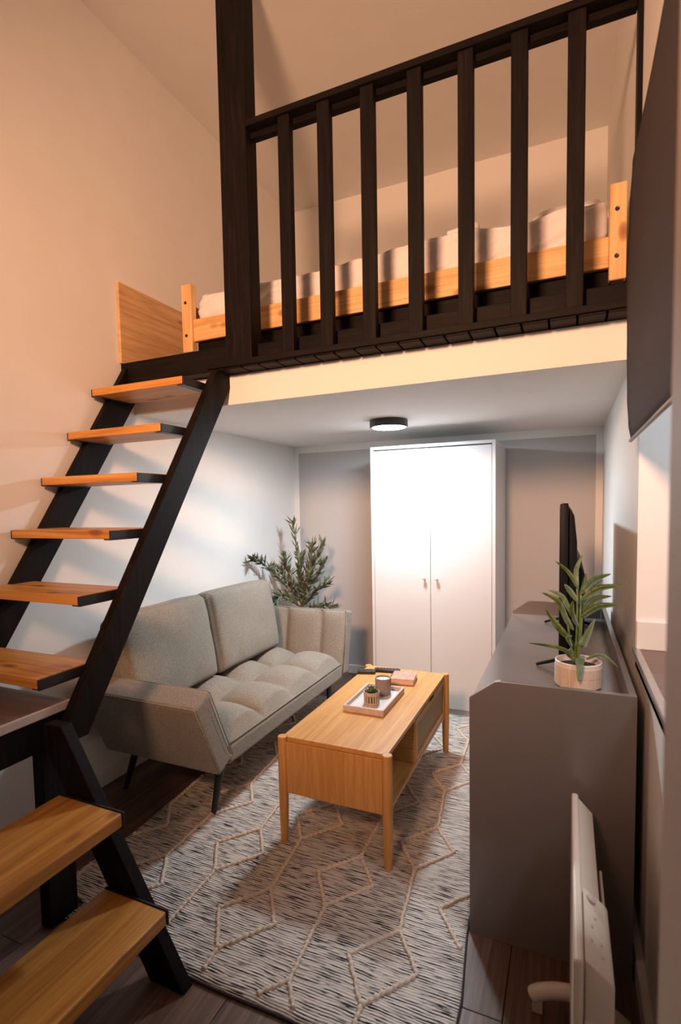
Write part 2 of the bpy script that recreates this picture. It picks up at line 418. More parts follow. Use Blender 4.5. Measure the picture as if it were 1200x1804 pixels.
# ------------------------------------------------------------------ upper staircase
st = thing('loft_staircase', 'steep open staircase with amber treads rising to the loft', 'staircase', (.32, -2.4, .775))
def stringer(x0, x1, dy, name='stringer', zb=.777):
    k = 1.531
    def yf(z): return -1.895+dy-(2.247-z)/k
    wd_ = .128
    pts = [(yf(2.242), 2.242), (-1.868+dy*.5, 2.235), (-1.868+dy*.5, 2.06), (yf(zb)+wd_, zb), (yf(zb), zb)]
    return obj(name, prism(BM(), pts, 'x', x0, x1, .003), 'black', st)
stringer(.606, .648, 0.0, zb=.64)
stringer(.016, .05, -.045, zb=.777)
TR = [(-2.176, 2.063), (-2.330, 1.828), (-2.480, 1.605), (-2.637, 1.373), (-2.795, 1.140), (-2.969, .885)]
t0 = None
for (y, z) in TR:
    dep = .245 if y > -2.9 else .235
    if t0 is None:
        t0 = obj('tread', B((.026, y, z-.036), (.597, y+.235, z), .003), 'tread', st); r0 = (y, z)
        o = t0; br0 = []
        for xa, xb in ((.018, .026), (.597, .605)):
            bm = BM(); box(bm, (xa, y+.001, z-.040), (xb, y+.235, z-.003), .001, 1)
            xi = (xa, xa+.040) if xa < .3 else (xb-.040, xb)
            box(bm, (xi[0], y+.004, z-.0405), (xi[1], y+.235, z-.0362))
            br0.append(obj('bracket', bm, 'black_metal', o))
    else:
        o = inst(t0, 'tread', st, (0, y-r0[0], z-r0[1]))
        for b_ in br0: inst(b_, 'bracket', o, (0, 0, 0))

# ------------------------------------------------------------------ landing and lower steps
ld = thing('stair_landing', 'low landing with brown laminate top on a black frame, left of the sofa', 'landing', (.31, -3.4, 0))
yl = -2.842
for i in range(6):
    obj('plank', B((.004, yl-(i+1)*.18+.001, .752), (.594, yl-i*.18-.001, .772), .001, 1), 'laminate_x', ld)
obj('edge_strip', B((.594, yl-1.08, .745), (.604, yl, .776), .002, 1), plain('light_edge_strip', (.52, .45, .41), .45), ld)
obj('frame_beam', B((.555, yl-1.08, .632), (.597, yl, .751), .003), 'black', ld)
obj('frame_beam', B((.004, yl-.05, .66), (.555, yl-.005, .751), .003), 'black_x', ld)
obj('leg', B((.556, -2.972, 0), (.607, -2.862, .632), .003), 'black', ld)
obj('leg', B((.556, -3.90, 0), (.607, -3.80, .632), .003), 'black', ld)
lo = thing('lower_steps', 'two wide amber wooden steps on a black slanted frame, at the bottom left', 'staircase', (.9, -3.3, 0))
for ya in (-2.989, -3.86):
    bm = BM()
    pts = [(.650, .748), (.728, .748), (1.198, 0.0), (1.066, 0.0), (.640, .678)]
    obj('stringer', prism(bm, pts, 'y', ya, ya+.042, .003), 'black', lo)
for (xa, xb, z) in ((.715, .990, .523), (.900, 1.150, .257)):
    o = obj('tread', B((xa, -3.82, z-.042), (xb, -2.997, z), .004), 'tread_y', lo)
    obj('bracket', B((xa+.002, -2.997, z-.042), (xb+.004, -2.990, z+.003), .001, 1), 'black_metal', o)

# ------------------------------------------------------------------ wood panel + bed in the loft
tag(obj('wood_panel', B((.002, -1.966, 2.2425), (.020, -1.40, 2.672), .002), 'pine_y'), 'knotty pine board fixed to the wall at the stair head', 'panel')
bed = thing('single_bed', 'pale pine single bed on the loft behind the railing', 'bed', (1.33, -1.2, 2.238))
BY0, BY1, BX0, BX1 = -1.705, -.72, .230, 2.432
def bpost(x0, x1, y0, y1, z0, z1):
    o = obj('post', B((x0, y0, z0), (x1, y1, z1), .006), 'pine_z', bed)
    fy = y0-.0005
    if y0 < -1.5:
        for zz in ((z0+z1)/2+.085, (z0+z1)/2-.095):
            bm = BM(); lathe(bm, [(.0085, 0), (.0085, .003), (.004, .0015)], (0, 0, 0), 14); xform(bm, T((x0+x1)/2-.004, fy, zz) @ R(PI/2, 'X'))
            obj('bolt', bm, 'black_metal', o)
    obj('foot', B((x0+.01, y0+.01, 2.2385), (x1-.01, y1-.01, z0)), 'black', bed)
for xa, xb in ((BX0, BX0+.068), (BX1-.062, BX1)):
    bpost(xa, xb, BY0-.012, BY0+.034, 2.330, 2.702); bpost(xa, xb, BY1-.034, BY1, 2.33, 2.69)
obj('side_rail', B((BX0+.068, BY0, 2.386), (BX1-.062, BY0+.028, 2.508), .004), 'pine', bed)
obj('side_rail', B((BX0+.068, BY1-.03, 2.386), (BX1-.062, BY1-.002, 2.508), .004), 'pine', bed)
for xa in (BX0+.02, BX1-.045): obj('end_board', B((xa, BY0+.034, 2.42), (xa+.025, BY1-.034, 2.60), .003), 'pine_y', bed)
obj('underbed_shade_board', B((BX0+.07, BY0+.036, 2.2385), (BX1-.001, BY0+.066, 2.40), .003), 'black_x', bed)  # added black board, stands in for the shade under the bed
for i in range(11):  # unseen slat base, added to keep the space under the bed dark
    xa = BX0+.12+i*.185
    obj('slat', B((xa, BY0+.068, 2.40), (xa+.09, BY1-.032, 2.416)), 'pine_y', bed)
def mfn(v, p): pass
mat_ = soft_block((1.98, .90, .09), .03, 14); xform(mat_, T(1.325, -1.215, 2.463))
tag(obj('mattress', mat_, 'duvet', None, 'all'), 'white mattress lying in the pine bed', 'mattress')
def dfn(v, p):
    n1 = noise.noise(Vector((v.co.x*5, v.co.y*7, 1.3))); n2 = noise.noise(Vector((v.co.x*13+v.co.z*8, v.co.y*15, 4.1)))
    ridge = abs(noise.noise(Vector((v.co.x*6-v.co.z*9, v.co.y*4, 7.7))))
    t = (p.x+1)/2
    if p.z > 0: v.co.z += .016*n1+.012*n2+.02*ridge + .030*math.exp(-((t-.62)/.10)**2)*(1 if True else 0) + .05*max(0, t-.62)*1.2
    if p.y < -.9: v.co.y += .007*n1+.007*n2+.035*abs(noise.noise(Vector((v.co.x*7-v.co.z*13, v.co.z*3, 2.2))))*(1-abs(p.z)**3)
    if p.x < -.9: v.co.x += .02*n1+.02*n2
bm = soft_block((2.075, .915, .145), .042, 84, dfn); xform(bm, T(1.333, -1.210, 2.584))
tag(obj('duvet', bm, 'duvet', None, 'all'), 'rumpled white duvet spread over the loft bed', 'duvet')
def pfn(v, p):
    e = (1-p.x**4)*(1-p.y**4); v.co.z *= .35+.65*e**.5; v.co.z += .01*noise.noise(v.co*9)
bm = soft_block((.30, .60, .09), .04, 20, pfn); xform(bm, T(2.215, -1.17, 2.762))
tag(obj('pillow', bm, 'duvet', None, 'all'), 'white pillow at the right end of the loft bed', 'pillow')
tube_b = BM(); tube(tube_b, spline([(1.70, -1.60, 2.702), (1.75, -1.595, 2.710), (1.80, -1.60, 2.720), (1.845, -1.585, 2.716)], 6), [.006]+[.018]*17+[.010], 10)
tag(obj('sheet', tube_b, 'duvet', None, 'all'), 'rolled white sheet hem on top of the duvet', 'sheet')

# ------------------------------------------------------------------ ceiling lamp
lp = thing('ceiling_lamp', 'round dark-rimmed ceiling light glowing above the wardrobe front', 'lamp', (1.205, -.985, ZC-.046))
bm = BM(); lathe(bm, [(.106, -.0), (.118, .0), (.118, .046), (.0, .046)][:3], (1.205, -.985, ZC-.046), 56)
obj('housing', bm, plain('dark_grey_metal', (.035, .04, .048), .4), lp, 50)
bm = BM(); lathe(bm, [(.001, -.006), (.07, -.005), (.098, -.002), (.105, .002), (.105, .006)], (1.205, -.985, ZC-.046), 48)
obj('diffuser', bm, 'lamp_glow', lp, 60)

# ------------------------------------------------------------------ wardrobe
wr = thing('wardrobe', 'tall white two-door wardrobe against the end wall', 'wardrobe', (1.369, -.30, 0))
wx0, wx1, wy, wh = .939, 1.800, -.597, 1.862
bm = BM()
box(bm, (wx0, wy, 0), (wx0+.020, -.016, wh), .0015, 1); box(bm, (wx1-.022, wy, 0), (wx1, -.016, wh), .0015, 1)
box(bm, (wx0+.02, wy, wh-.022), (wx1-.022, -.016, wh), .0015, 1); box(bm, (wx0+.02, wy+.012, .035), (wx1-.022, -.016, .052)); box(bm, (wx0+.02, wy+.02, 0), (wx1-.022, wy+.036, .036)); box(bm, (wx0+.02, -.024, .052), (wx1-.022, -.017, wh-.022))
obj('carcass', bm, 'wardrobe', wr)
obj('plinth', B((wx0+.0205, wy+.006, .0), (wx1-.0225, wy+.018, .034), .001, 1), 'wardrobe', wr)
for a, b_, hx in ((wx0+.0225, 1.3665, 1.326), (1.3695, wx1-.0245, 1.412)):
    d = obj('door', B((a, wy+.001, .038), (b_, wy+.019, wh-.030), .0012, 1), 'wardrobe', wr)
    bm = BM(); lathe(bm, [(.0055, 0), (.0055, .012), (.011, .014), (.0125, .020), (.010, .025), (.004, .027)], (0, 0, 0), 18); xform(bm, T(hx, wy+.001, .942) @ R(PI/2, 'X'))
    obj('knob', bm, 'wardrobe', d, 40)

# ------------------------------------------------------------------ sofa
sf = thing('sofa', 'taupe fabric two-seat sofa with tufted seat against the stair wall', 'sofa', (.46, -1.51, 0))
SX0, SX1, SY0, SY1 = .10, .800, -2.185, -.840
ytuft = [-2.19, -1.85, -1.52, -1.18, -.835]; xtuft = [.12, .46, .80]
def seat_fn(v, p):
    if p.z < 0:
        return
    X, Y = v.co.x+.45, v.co.y+(SY0+SY1)/2
    def cell(t, edges):
        for a, b_ in zip(edges, edges[1:]):
            if t <= b_: return min(1, max(0, (t-a)/(b_-a)))
        return 1
    cx_, cy_ = cell(X, xtuft), cell(Y, ytuft)
    sx = (1-abs(2*cx_-1)**2.2); sy = (1-abs(2*cy_-1)**2.2)
    bul = max(0, sx)**.46*max(0, sy)**.46
    front = max(0, min(1, (.80-X)/.05))
    back = max(0, min(1, (X-.1)/.1))
    amt = (p.z if p.z < .999 else 1)
    v.co.z += amt*(-.012+.102*bul*(.25+.75*front)*(.6+.4*back) + .012*math.sin(min(1, max(0, (.8-X)/.35))*PI/2))
bm = soft_block((SX1-SX0, SY1-SY0, .105), .020, 110, seat_fn); xform(bm, T(.45, (SY0+SY1)/2, .302))
obj('seat', bm, 'fabric', sf, 'all')
def pipe(pts, rad, parent, name='piping'):
    return obj(name, tube(BM(), pts, rad, 6), 'fabric', parent, 'all')
seat = sf.children[0] if sf.children else None
pipe([(SX1-.003, SY0+.02+(SY1-SY0-.04)*k/30, .3545) for k in range(31)], .0035, sf)
# backrest slab behind the cushions
bm = soft_block((.12, 1.36, .50), .03, 10); xform(bm, T(.125, -1.51, .54) @ R(-.10, 'Y'))
obj('backrest', bm, 'fabric', sf, 'all')
def arm(sign, yh, lean, zlen, thick, name='armrest'):
    # slab hinged at the seat end, leaning outward; inner face ribbed with three channels
    def fn(v, p):
        inner = p.y*(-sign) > .2   # side facing the seat
        if inner:
            t = (p.x+1)/2
            edges = [0, .36, .68, 1.0]
            for a, b_ in zip(edges, edges[1:]):
                if t <= b_ + 1e-6:
                    c = (t-a)/(b_-a); break
            bul = max(0, 1-abs(2*c-1)**3)**.6
            v.co.y += -sign*(.040*bul-.022)*(1-abs(p.z)**6)*abs(p.y)
    bm = soft_block((.70, thick, zlen), .016, 40, fn)
    for v in bm.verts: v.co.z += zlen/2
    mtx = T(.452, yh, .262) @ R(-sign*lean, 'X')
    xform(bm, mtx); o = obj(name, bm, 'fabric', sf, 'all')
    for ys in (-1, 1):
        yy_ = ys*(thick/2-.004); q = [(-.33, yy_, zlen-.004), (.342, yy_, zlen-.004), (.346, yy_, zlen-.008), (.346, yy_, .01)]
        obj('piping', tube(BM(), [mtx @ Vector(p) for p in q], .0032, 6), 'fabric', o, 'all')
    return o
arm(-1, -2.203, .42, .40, .125)
arm(1, -.785, .20, .445, .105)
def cfn_factory(w, h, t, seed):
    def fn(v, p):
        ey = 1-abs(p.y)**3.5; ez = 1-abs(p.z)**3.5
        puff = (max(0, ey)*max(0, ez))**.45
        v.co.x += math.copysign(1, p.x)*(abs(p.x))*t*.16*(puff-.45)*2
        v.co += Vector((.006*noise.noise(v.co*7+Vector((seed, 0, 0))), .004*noise.noise(v.co*5+Vector((0, seed, 0))), .006*noise.noise(v.co*6+Vector((0, 0, seed)))))
        if p.z > 0: v.co.z -= .012*abs(p.y)**4
    return fn
for yc, sd, wcs in ((-1.255, 1.0, .70), (-1.965, 5.0, .68)):
    bm = soft_block((.155, wcs, .50), .034, 36, cfn_factory(wcs, .5, .155, sd))
    xform(bm, T(.235, yc, .690) @ R(-.17, 'Y') @ R(.02 if sd > 2 else -.01, 'X'))
    c_ = obj('back_cushion', bm, 'fabric', sf, 'all')
    # welt seam round the front face
    mtx = T(.235, yc, .690) @ R(-.17, 'Y') @ R(.02 if sd > 2 else -.01, 'X')
    hw, hh = wcs/2-.014, .236; seam = []
    for (a, b_) in ((-hw, -hh), (hw, -hh), (hw, hh), (-hw, hh), (-hw, -hh)): seam.append(mtx @ Vector((.064, a, b_)))
def leg(top, bot, name='leg'):
    obj(name, tube(BM(), [top, bot], [.0215, .0135], 14), 'black_metal', sf, 40)
leg((.735, -2.155, .262), (.712, -2.200, .0125)); leg((.212, -2.150, .262), (.132, -2.175, 0)); leg((.72, -.90, .262), (.70, -.86, .0125)); leg((.21, -.90, .262), (.13, -.86, 0))

# ------------------------------------------------------------------ rug
rg = thing('rug', 'cream and black heathered rug with raised honeycomb cords under the table', 'rug', (1.2, -1.8, 0))
RX0, RX1, RY0, RY1 = .43, 1.936, -2.922, -.615
def redge_r(y): return 1.930 + (.028*min(1, max(0, (-2.44-y)/.25)) if y < -2.44 else 0) - (.02*((-2.80-y)/.15)**2 if y < -2.80 else 0)
def redge_l(y): return (.615 if y < -2.84 else .435+.18*max(0, min(1, (-2.80-y)/.04))) + .012*math.sin(y*7) + .02*math.sin(y*2.3+1)
bm = BM(); nx, ny = 60, 90; G = []
for j in range(ny+1):
    row = []; ty = j/ny; y = RY0+(RY1-RY0)*ty
    for i in range(nx+1):
        tx = i/nx; xl, xr = redge_l(y), redge_r(y); x = xl+(xr-xl)*tx
        yy = y - (.024*tx-.004*math.sin(x*9) if j == 0 else 0)
        z = .011 + .0015*noise.noise(Vector((x*5, y*5, 0)))
        row.append(bm.verts.new((x, yy, z)))
    G.append(row)
for j in range(ny):
    for i in range(nx): bm.faces.new((G[j][i], G[j][i+1], G[j+1][i+1], G[j+1][i]))
bd = [G[0][i] for i in range(nx+1)]+[G[j][nx] for j in range(1, ny+1)]+[G[ny][i] for i in range(nx-1, -1, -1)]+[G[j][0] for j in range(ny-1, 0, -1)]
low = [bm.verts.new((v.co.x, v.co.y, .0005)) for v in bd]
for k in range(len(bd)):
    k2 = (k+1) % len(bd); bm.faces.new((bd[k2], bd[k], low[k], low[k2]))
edge_pts = [v.co.copy() for v in bd]
obj('rug_field', bm, 'rug', rg, 'all')
obj('binding', tube(BM(), [Vector((p.x, p.y, .0062)) for p in edge_pts]+[Vector((edge_pts[0].x, edge_pts[0].y, .0062))], .0052, 6), 'rug_edge', rg, 'all')
def cord(paths):
    bm = BM()
    for path in paths:
        path = [Vector(p) for p in path]; pts = []
        for a, b_ in zip(path, path[1:]):
            n = max(2, int((b_-a).length/.0055))
            for k in range(n):
                pts.append(a+(b_-a)*k/n)
        pts.append(path[-1])
        out = []; run = []
        for p in pts:
            ok = redge_l(p.y)+.012 < p.x < redge_r(p.y)-.006 and RY0+.012 < p.y < RY1-.01
            if ok: run.append(p)
            elif run: out.append(run); run = []
        if run: out.append(run)
        if len(paths) == 1 and out: out = [max(out, key=len)]
        for run in out:
            if len(run) < 3: continue
            q = [p+Vector((.004*noise.noise(Vector((p.x*30, p.y*30, 0))), .004*noise.noise(Vector((p.x*30, p.y*30, 9))), 0)) for p in run]
            tube(bm, q, [.0074+.0028*math.sin(k*PI/2) for k in range(len(q))], 6)
    return bm
for k, xc in enumerate((.462, .712, .962, 1.208, 1.462, 1.700, 1.940)):
    yc0 = (-2.37 if k % 2 == 0 else -2.672)-.61*2
    hw, hh = .112, .150; paths = []
    for j in range(8):
        yc = yc0+.61*j; jx = .010*math.sin(k*2.1+j*1.7); z = .0135
        b_, t_, l_, r_ = (xc+jx-.012, yc-hh, z), (xc+jx+.012, yc+hh, z), (xc+jx-hw, yc-.004, z), (xc+jx+hw, yc+.008, z)
        paths += [[b_, r_, t_], [b_, l_, t_]]
        jn = .010*math.sin(k*2.1+(j+1)*1.7)
        paths.append([t_, (xc+jn-.012, yc+.61-hh, z)])
    if 2 < k < 6: obj('cord', cord(paths), 'cord', rg, 'all')
    else:
        for pth in paths:
            if k == 6: pth = [p for p in pth if p[0] < 1.95]
            cb_ = cord([pth])
            if len(cb_.verts) > 80: obj('cord', cb_, 'cord', rg, 'all')
            else: cb_.free()

# ------------------------------------------------------------------ coffee table
ct = thing('coffee_table', 'bamboo coffee table with open shelf and cane drawer on the rug', 'coffee table', (1.355, -1.71, .012))
X0, X1, Y0, Y1, H = 1.122, 1.592, -2.243, -1.178, .474
ZR = .012
bm = BM(); pts = []
c = .022
for (cx_, cy_, a0) in ((X0, Y0, 0), (X1, Y0, PI/2), (X1, Y1, PI), (X0, Y1, 3*PI/2)):
    # concave notch round each leg
    seq = [(cx_+c*math.cos(a0+PI/2-k*PI/2/6), cy_+c*math.sin(a0+PI/2-k*PI/2/6)) for k in range(7)]
    pts += seq
obj('top', prism(BM(), pts, 'z', H-.020, H-.001, .0012), 'bamboo_y', ct)
for lx, ly in ((X0, Y0), (X1, Y0), (X1, Y1), (X0, Y1)):
    bm = BM(); lathe(bm, [(.0165, ZR), (.0200, ZR+.14), (.0205, ZR+.22), (.0205, H-.002), (.018, H+.0005)], (lx, ly, 0), 20)
    obj('leg', bm, 'bamboo_z', ct, 40)
zb, zt = .228, H-.022
obj('end_panel', B((X0+.020, Y0-.006, zb), (X1-.020, Y0+.010, zt), .001, 1), 'bamboo_z', ct)
obj('end_panel', B((X0+.020, Y1-.010, zb), (X1-.020, Y1+.006, zt), .001, 1), 'bamboo_z', ct)
obj('side_panel', B((X0-.006, Y0+.020, zb), (X0+.010, Y1-.020, zt), .001, 1), 'bamboo_y', ct)
obj('bottom_panel', B((X0+.010, Y0+.010, zb), (X1+.002, Y1-.010, zb+.016), .001, 1), 'bamboo_y', ct)
obj('divider', B((X0+.010, -1.835, zb+.016), (X1-.002, -1.820, zt), .001, 1), 'bamboo_x', ct)
dr = obj('drawer', B((X1-.022, -1.817, zb+.018), (X1-.012, Y1-.024, zt-.004)), 'bamboo_y', ct)
def dbox(y0, y1, z0, z1, name, mat='bamboo_y'): return obj(name, B((X1-.012, y0, z0), (X1+.001, y1, z1), .001, 1), mat, dr)
ya, yb_ = -1.816, Y1-.024
dbox(ya, ya+.024, zb+.019, zt-.005, 'frame_stile', 'bamboo_z'); dbox(yb_-.024, yb_, zb+.019, zt-.005, 'frame_stile', 'bamboo_z')
dbox(ya+.024, yb_-.024, zb+.019, zb+.042, 'frame_rail')
ym = (ya+yb_)/2
dbox(ya+.024, ym-.050, zt-.030, zt-.005, 'frame_rail'); dbox(ym+.050, yb_-.024, zt-.030, zt-.005, 'frame_rail'); dbox(ym-.050, ym+.050, zt-.030, zt-.018, 'frame_rail')
obj('finger_slot', B((X1-.0125, ym-.050, zt-.018), (X1-.006, ym+.050, zt-.005)), 'dark_void', dr)
obj('cane_panel', B((X1-.0118, ya+.024, zb+.042), (X1-.006, yb_-.024, zt-.030)), 'cane', dr)

# ------------------------------------------------------------------ things on the coffee table
ty = thing('tray', 'rectangular whitewashed wooden tray on the coffee table', 'tray', (1.36, -1.73, H))
tx0, tx1, ty0, ty1 = 1.258, 1.461, -1.900, -1.562
obj('tray_base', B((tx0+.010, ty0+.010, H), (tx1-.010, ty1-.010, H+.010)), 'trayin', ty)
obj('rim', B((tx0, ty0, H), (tx1, ty0+.010, H+.030), .001, 1), 'traywood', ty); obj('rim', B((tx0, ty1-.010, H), (tx1, ty1, H+.030), .001, 1), 'traywood', ty)
obj('rim', B((tx0, ty0+.010, H), (tx0+.010, ty1-.010, H+.030), .001, 1), 'traywood', ty); obj('rim', B((tx1-.010, ty0+.010, H), (tx1, ty1-.010, H+.030), .001, 1), 'traywood', ty)
ZB = H+.0102
cd = thing('candle', 'grey-brown stoneware candle cup with white wax on the tray', 'candle', (1.372, -1.640, ZB))
bm = BM(); lathe(bm, [(.034, 0), (.0385, .004), (.0405, .03), (.041, .080), (.0405, .086), (.0375, .086), (.0370, .070), (.036, .066)], (1.372, -1.640, ZB), 36); obj('cup', bm, 'stone_cup', cd, 50)
bm = BM(); lathe(bm, [(.0365, .060), (.0366, .077), (.02, .0775), (.001, .0772)], (1.372, -1.640, ZB), 32); obj('wax', bm, 'wax', cd, 60)
obj('wick', tube(BM(), [(1.372, -1.640, ZB+.076), (1.373, -1.640, ZB+.086)], .001, 6), 'dark_void', cd)
sp = thing('succulent', 'small green succulent in a slotted beige pot on the tray', 'potted plant', (1.362, -1.785, ZB))
PC = (1.362, -1.785)
bm = BM(); lathe(bm, [(.030, .003), (.0335, .008), (.0335, .052), (.030, .052)], (*PC, ZB), 30); obj('liner', bm, 'dark_void', sp, 50)
bm = BM(); lathe(bm, [(.033, 0), (.0380, .001), (.0382, .012), (.0345, .012)], (*PC, ZB), 36); obj('base_ring', bm, 'slatpot', sp, 40)
bm = BM(); lathe(bm, [(.0345, .046), (.0392, .046), (.0395, .062), (.0360, .062), (.0345, .05)], (*PC, ZB), 36); obj('top_ring', bm, 'slatpot', sp, 40)
s0 = None
for k in range(18):
    a = 2*PI*k/18
    bm = BM(); box(bm, (-.0036, -.002, .0115), (.0036, .003, .0465)); xform(bm, T(PC[0]+.0362*math.cos(a), PC[1]+.0362*math.sin(a), ZB) @ R(a+PI/2, 'Z')); obj('slat', bm, 'slatpot', sp)
bm = BM(); lathe(bm, [(.034, .050), (.034, .053), (.001, .056)], (*PC, ZB), 20); obj('soil', bm, 'soil', sp)
def leafmesh(base, mid, tip, width, n=8, fold=.25, side=None, thick=.0):
    P_ = spline([base, mid, tip], n); bm = BM(); rows_ = []
    for i, p in enumerate(P_):
        t = i/(len(P_)-1); d = (P_[min(i+1, len(P_)-1)]-P_[max(i-1, 0)]).normalized()
        sd = Vector(side) if side is not None else d.cross(Vector((0, 0, 1)))
        sd = (sd-d*sd.dot(d)); sd = sd.normalized() if sd.length > 1e-6 else Vector((1, 0, 0))
        nn = sd.cross(d); w_ = width*.5*max(.02, (math.sin(PI*min(1, t*.93+.05))**.8)*(1-.35*t))
        rows_.append([bm.verts.new(p-sd*w_+nn*w_*fold), bm.verts.new(p), bm.verts.new(p+sd*w_+nn*w_*fold)])
    for a, b_ in zip(rows_, rows_[1:]):
        bm.faces.new((a[0], a[1], b_[1], b_[0])); bm.faces.new((a[1], a[2], b_[2], b_[1]))
    r_ = bmesh.ops.solidify(bm, geom=list(bm.faces), thickness=.0006)
    return bm
for k in range(22):
    a = k*2.399; el = .35+1.0*(k/22); L = .040*(1.05-.4*k/22)
    b_ = Vector((PC[0], PC[1], ZB+.054)); d = Vector((math.cos(a)*math.cos(el), math.sin(a)*math.cos(el), math.sin(el)))
    obj('leaf', leafmesh(b_, b_+d*L*.55, b_+d*L+Vector((0, 0, .004)), .013, 4, .4), 'succulent', sp, 'all')
bk = thing('book', 'pink paperback book beside the candle on the coffee table', 'book', (1.41, -1.385, H))
mtx = T(1.404, -1.385, H) @ R(.12, 'Z')
for nm, a, b_, mt in (('pages', (-.058, -.066, .0025), (.064, .066, .0290), 'pages'), ('cover', (-.066, -.070, .0295), (.067, .070, .0325), 'bookcover'), ('cover', (-.066, -.070, .0), (.067, .070, .0022), 'bookcover'), ('spine', (-.0665, -.070, .0), (-.0605, .070, .0325), 'bookcover')):
    obj(nm, xform(B(a, b_, .0006, 1), mtx), mt, bk)
def remote(label, cx_, cy_, rot_, L, wd2, z):
    r_ = thing('remote_control', label, 'remote', (cx_, cy_, z), 'remote controls on the coffee table')
    mtx = T(cx_, cy_, z) @ R(rot_, 'Z')
    bd_ = obj('body', xform(B((-L/2, -wd2/2, 0), (L/2, wd2/2, .017), .004), mtx), 'remote', r_, 40)
    for i in range(7):
        for j in range(3):
            px_, py_ = -L/2+.02+i*(L-.04)/6, (j-1)*wd2*.28
            obj('button', xform(B((px_-.0045, py_-.0035, .0165), (px_+.0045, py_+.0035, .0195), .001, 1), mtx), 'button', r_)
remote('short black remote control at the corner of the coffee table', 1.163, -1.325, .30, .105, .048, H)
remote('long black remote control lying behind the book', 1.268, -1.262, .16, .150, .042, H)

# ------------------------------------------------------------------ media cabinet
mc = thing('media_cabinet', 'long taupe media cabinet with raised gallery edge along the right wall', 'cabinet', (2.18, -1.665, 0))
cx0, cx1, cyn, cyf, h0, h1, hs = 1.939, 2.420, -2.4245, -.906, .8145, .8793, .800
gp = [(cx0, 0.0), (cx1, 0.0), (cx1, h1), (2.036, h1), (2.020, h1-.004), (cx0, h0)]
obj('side_panel', prism(BM(), gp, 'y', cyn, cyn+.020, .0012), 'taupe', mc); obj('side_panel', prism(BM(), gp, 'y', cyf-.020, cyf, .0012), 'taupe', mc)
obj('back_panel', B((cx1-.020, cyn+.020, .02), (cx1, cyf-.020, h1), .0012, 1), 'taupe', mc)
obj('top_board', B((cx0+.001, cyn+.020, hs-.022), (cx1-.020, cyf-.020, hs), .001, 1), 'taupe', mc)
obj('bottom_board', B((cx0+.02, cyn+.020, .06), (cx1-.020, cyf-.020, .08)), 'taupe', mc)
obj('plinth', B((cx0+.04, cyn+.020, 0), (cx0+.058, cyf-.020, .06)), 'taupe', mc)
for k in range(3):
    ya = cyn+.022+k*(cyf-cyn-.04)/3; yb_ = cyn+.018+(k+1)*(cyf-cyn-.04)/3
    d = obj('door', B((cx0+.002, ya, .062), (cx0+.020, yb_, hs-.026), .001, 1), 'taupe', mc)
    obj('handle', B((cx0-.002, yb_-.012, .55), (cx0+.002, yb_-.002, .70)), 'black_metal', d)

# ------------------------------------------------------------------ television
tv = thing('television', 'black flat television on the media cabinet, seen edge-on', 'television', (2.215, -1.53, hs))
ty0, ty1 = -2.06, -1.0
obj('panel', B((2.203, ty0, .872), (2.232, ty1, 1.443), .004), 'tvblack', tv, 40)
obj('screen', B((2.2022, ty0+.012, .89), (2.2034, ty1-.012, 1.431)), 'screen', tv)
bm = BM(); prism(bm, [(2.232, .885), (2.262, .93), (2.262, 1.30), (2.252, 1.40), (2.232, 1.432)], 'y', ty0+.03, ty1-.03, .006); obj('back_shell', bm, 'tvblack', tv, 40)
bm = BM(); prism(bm, [(2.262, .90), (2.292, .93), (2.292, 1.17), (2.262, 1.23)], 'y', ty0+.14, ty1-.14, .006); obj('housing_bulge', bm, 'tvblack', tv, 40)
for yf_ in (-1.936, -1.126):
    bm = BM()
    tube(bm, [(2.120, yf_, hs+.006), (2.222, yf_, hs+.040), (2.228, yf_, .885)], [.006, .009, .011], 10)
    tube(bm, [(2.222, yf_, hs+.040), (2.350, yf_, hs+.006)], [.009, .006], 10)
    obj('foot', bm, 'tvblack', tv, 40)

# ------------------------------------------------------------------ potted plant on the cabinet
PCX, PCY = 2.268, -2.130
pp = thing('potted_plant', 'leafy green plant in a white tiled pot on the media cabinet', 'potted plant', (PCX, PCY, hs))
pot = BM(); lathe(pot, [(.058, 0), (.068, .002), (.0745, .006), (.0755, .080), (.0762, .090), (.0735, .0925), (.0700, .090), (.0690, .070)], (PCX, PCY, hs), 56)
pot_o = obj('pot', pot, 'ceramic', pp, 50)
nt_ = 16
for row_, (za, zb_) in enumerate(((.010, .0410), (.0435, .0765))):
    for k in range(nt_):
        bm = BM(); a0, a1 = 2*PI*k/nt_+.028, 2*PI*(k+1)/nt_-.028; vv = []
        for a in (a0, (a0+a1)/2, a1):
            for r_ in (.0735, .0772):
                for z_ in (za, zb_): vv.append(bm.verts.new((PCX+r_*math.cos(a), PCY+r_*math.sin(a), hs+z_)))
        # order per a: (r0,z0),(r0,z1),(r1,z0),(r1,z1)
        for s_ in (0, 4):
            bm.faces.new((vv[s_+2], vv[s_+6], vv[s_+7], vv[s_+3])); bm.faces.new((vv[s_+3], vv[s_+7], vv[s_+5], vv[s_+1])); bm.faces.new((vv[s_], vv[s_+4], vv[s_+6], vv[s_+2]))
        bm.faces.new((vv[0], vv[2], vv[3], vv[1])); bm.faces.new((vv[8], vv[9], vv[11], vv[10]))
        bmesh.ops.recalc_face_normals(bm, faces=list(bm.faces))
        obj('tile', bm, 'tile_warmlit', pot_o)
bm = BM(); lathe(bm, [(.0695, .062), (.0695, .070), (.03, .073), (.001, .074)], (PCX, PCY, hs), 28); obj('soil', bm, 'soil', pp)
def pu(u, v, dy=0.0): return Vector((2.191+(u-370)*.000378+dy*.10, PCY+dy, .887-(v-1032)*.00042+dy*.25))
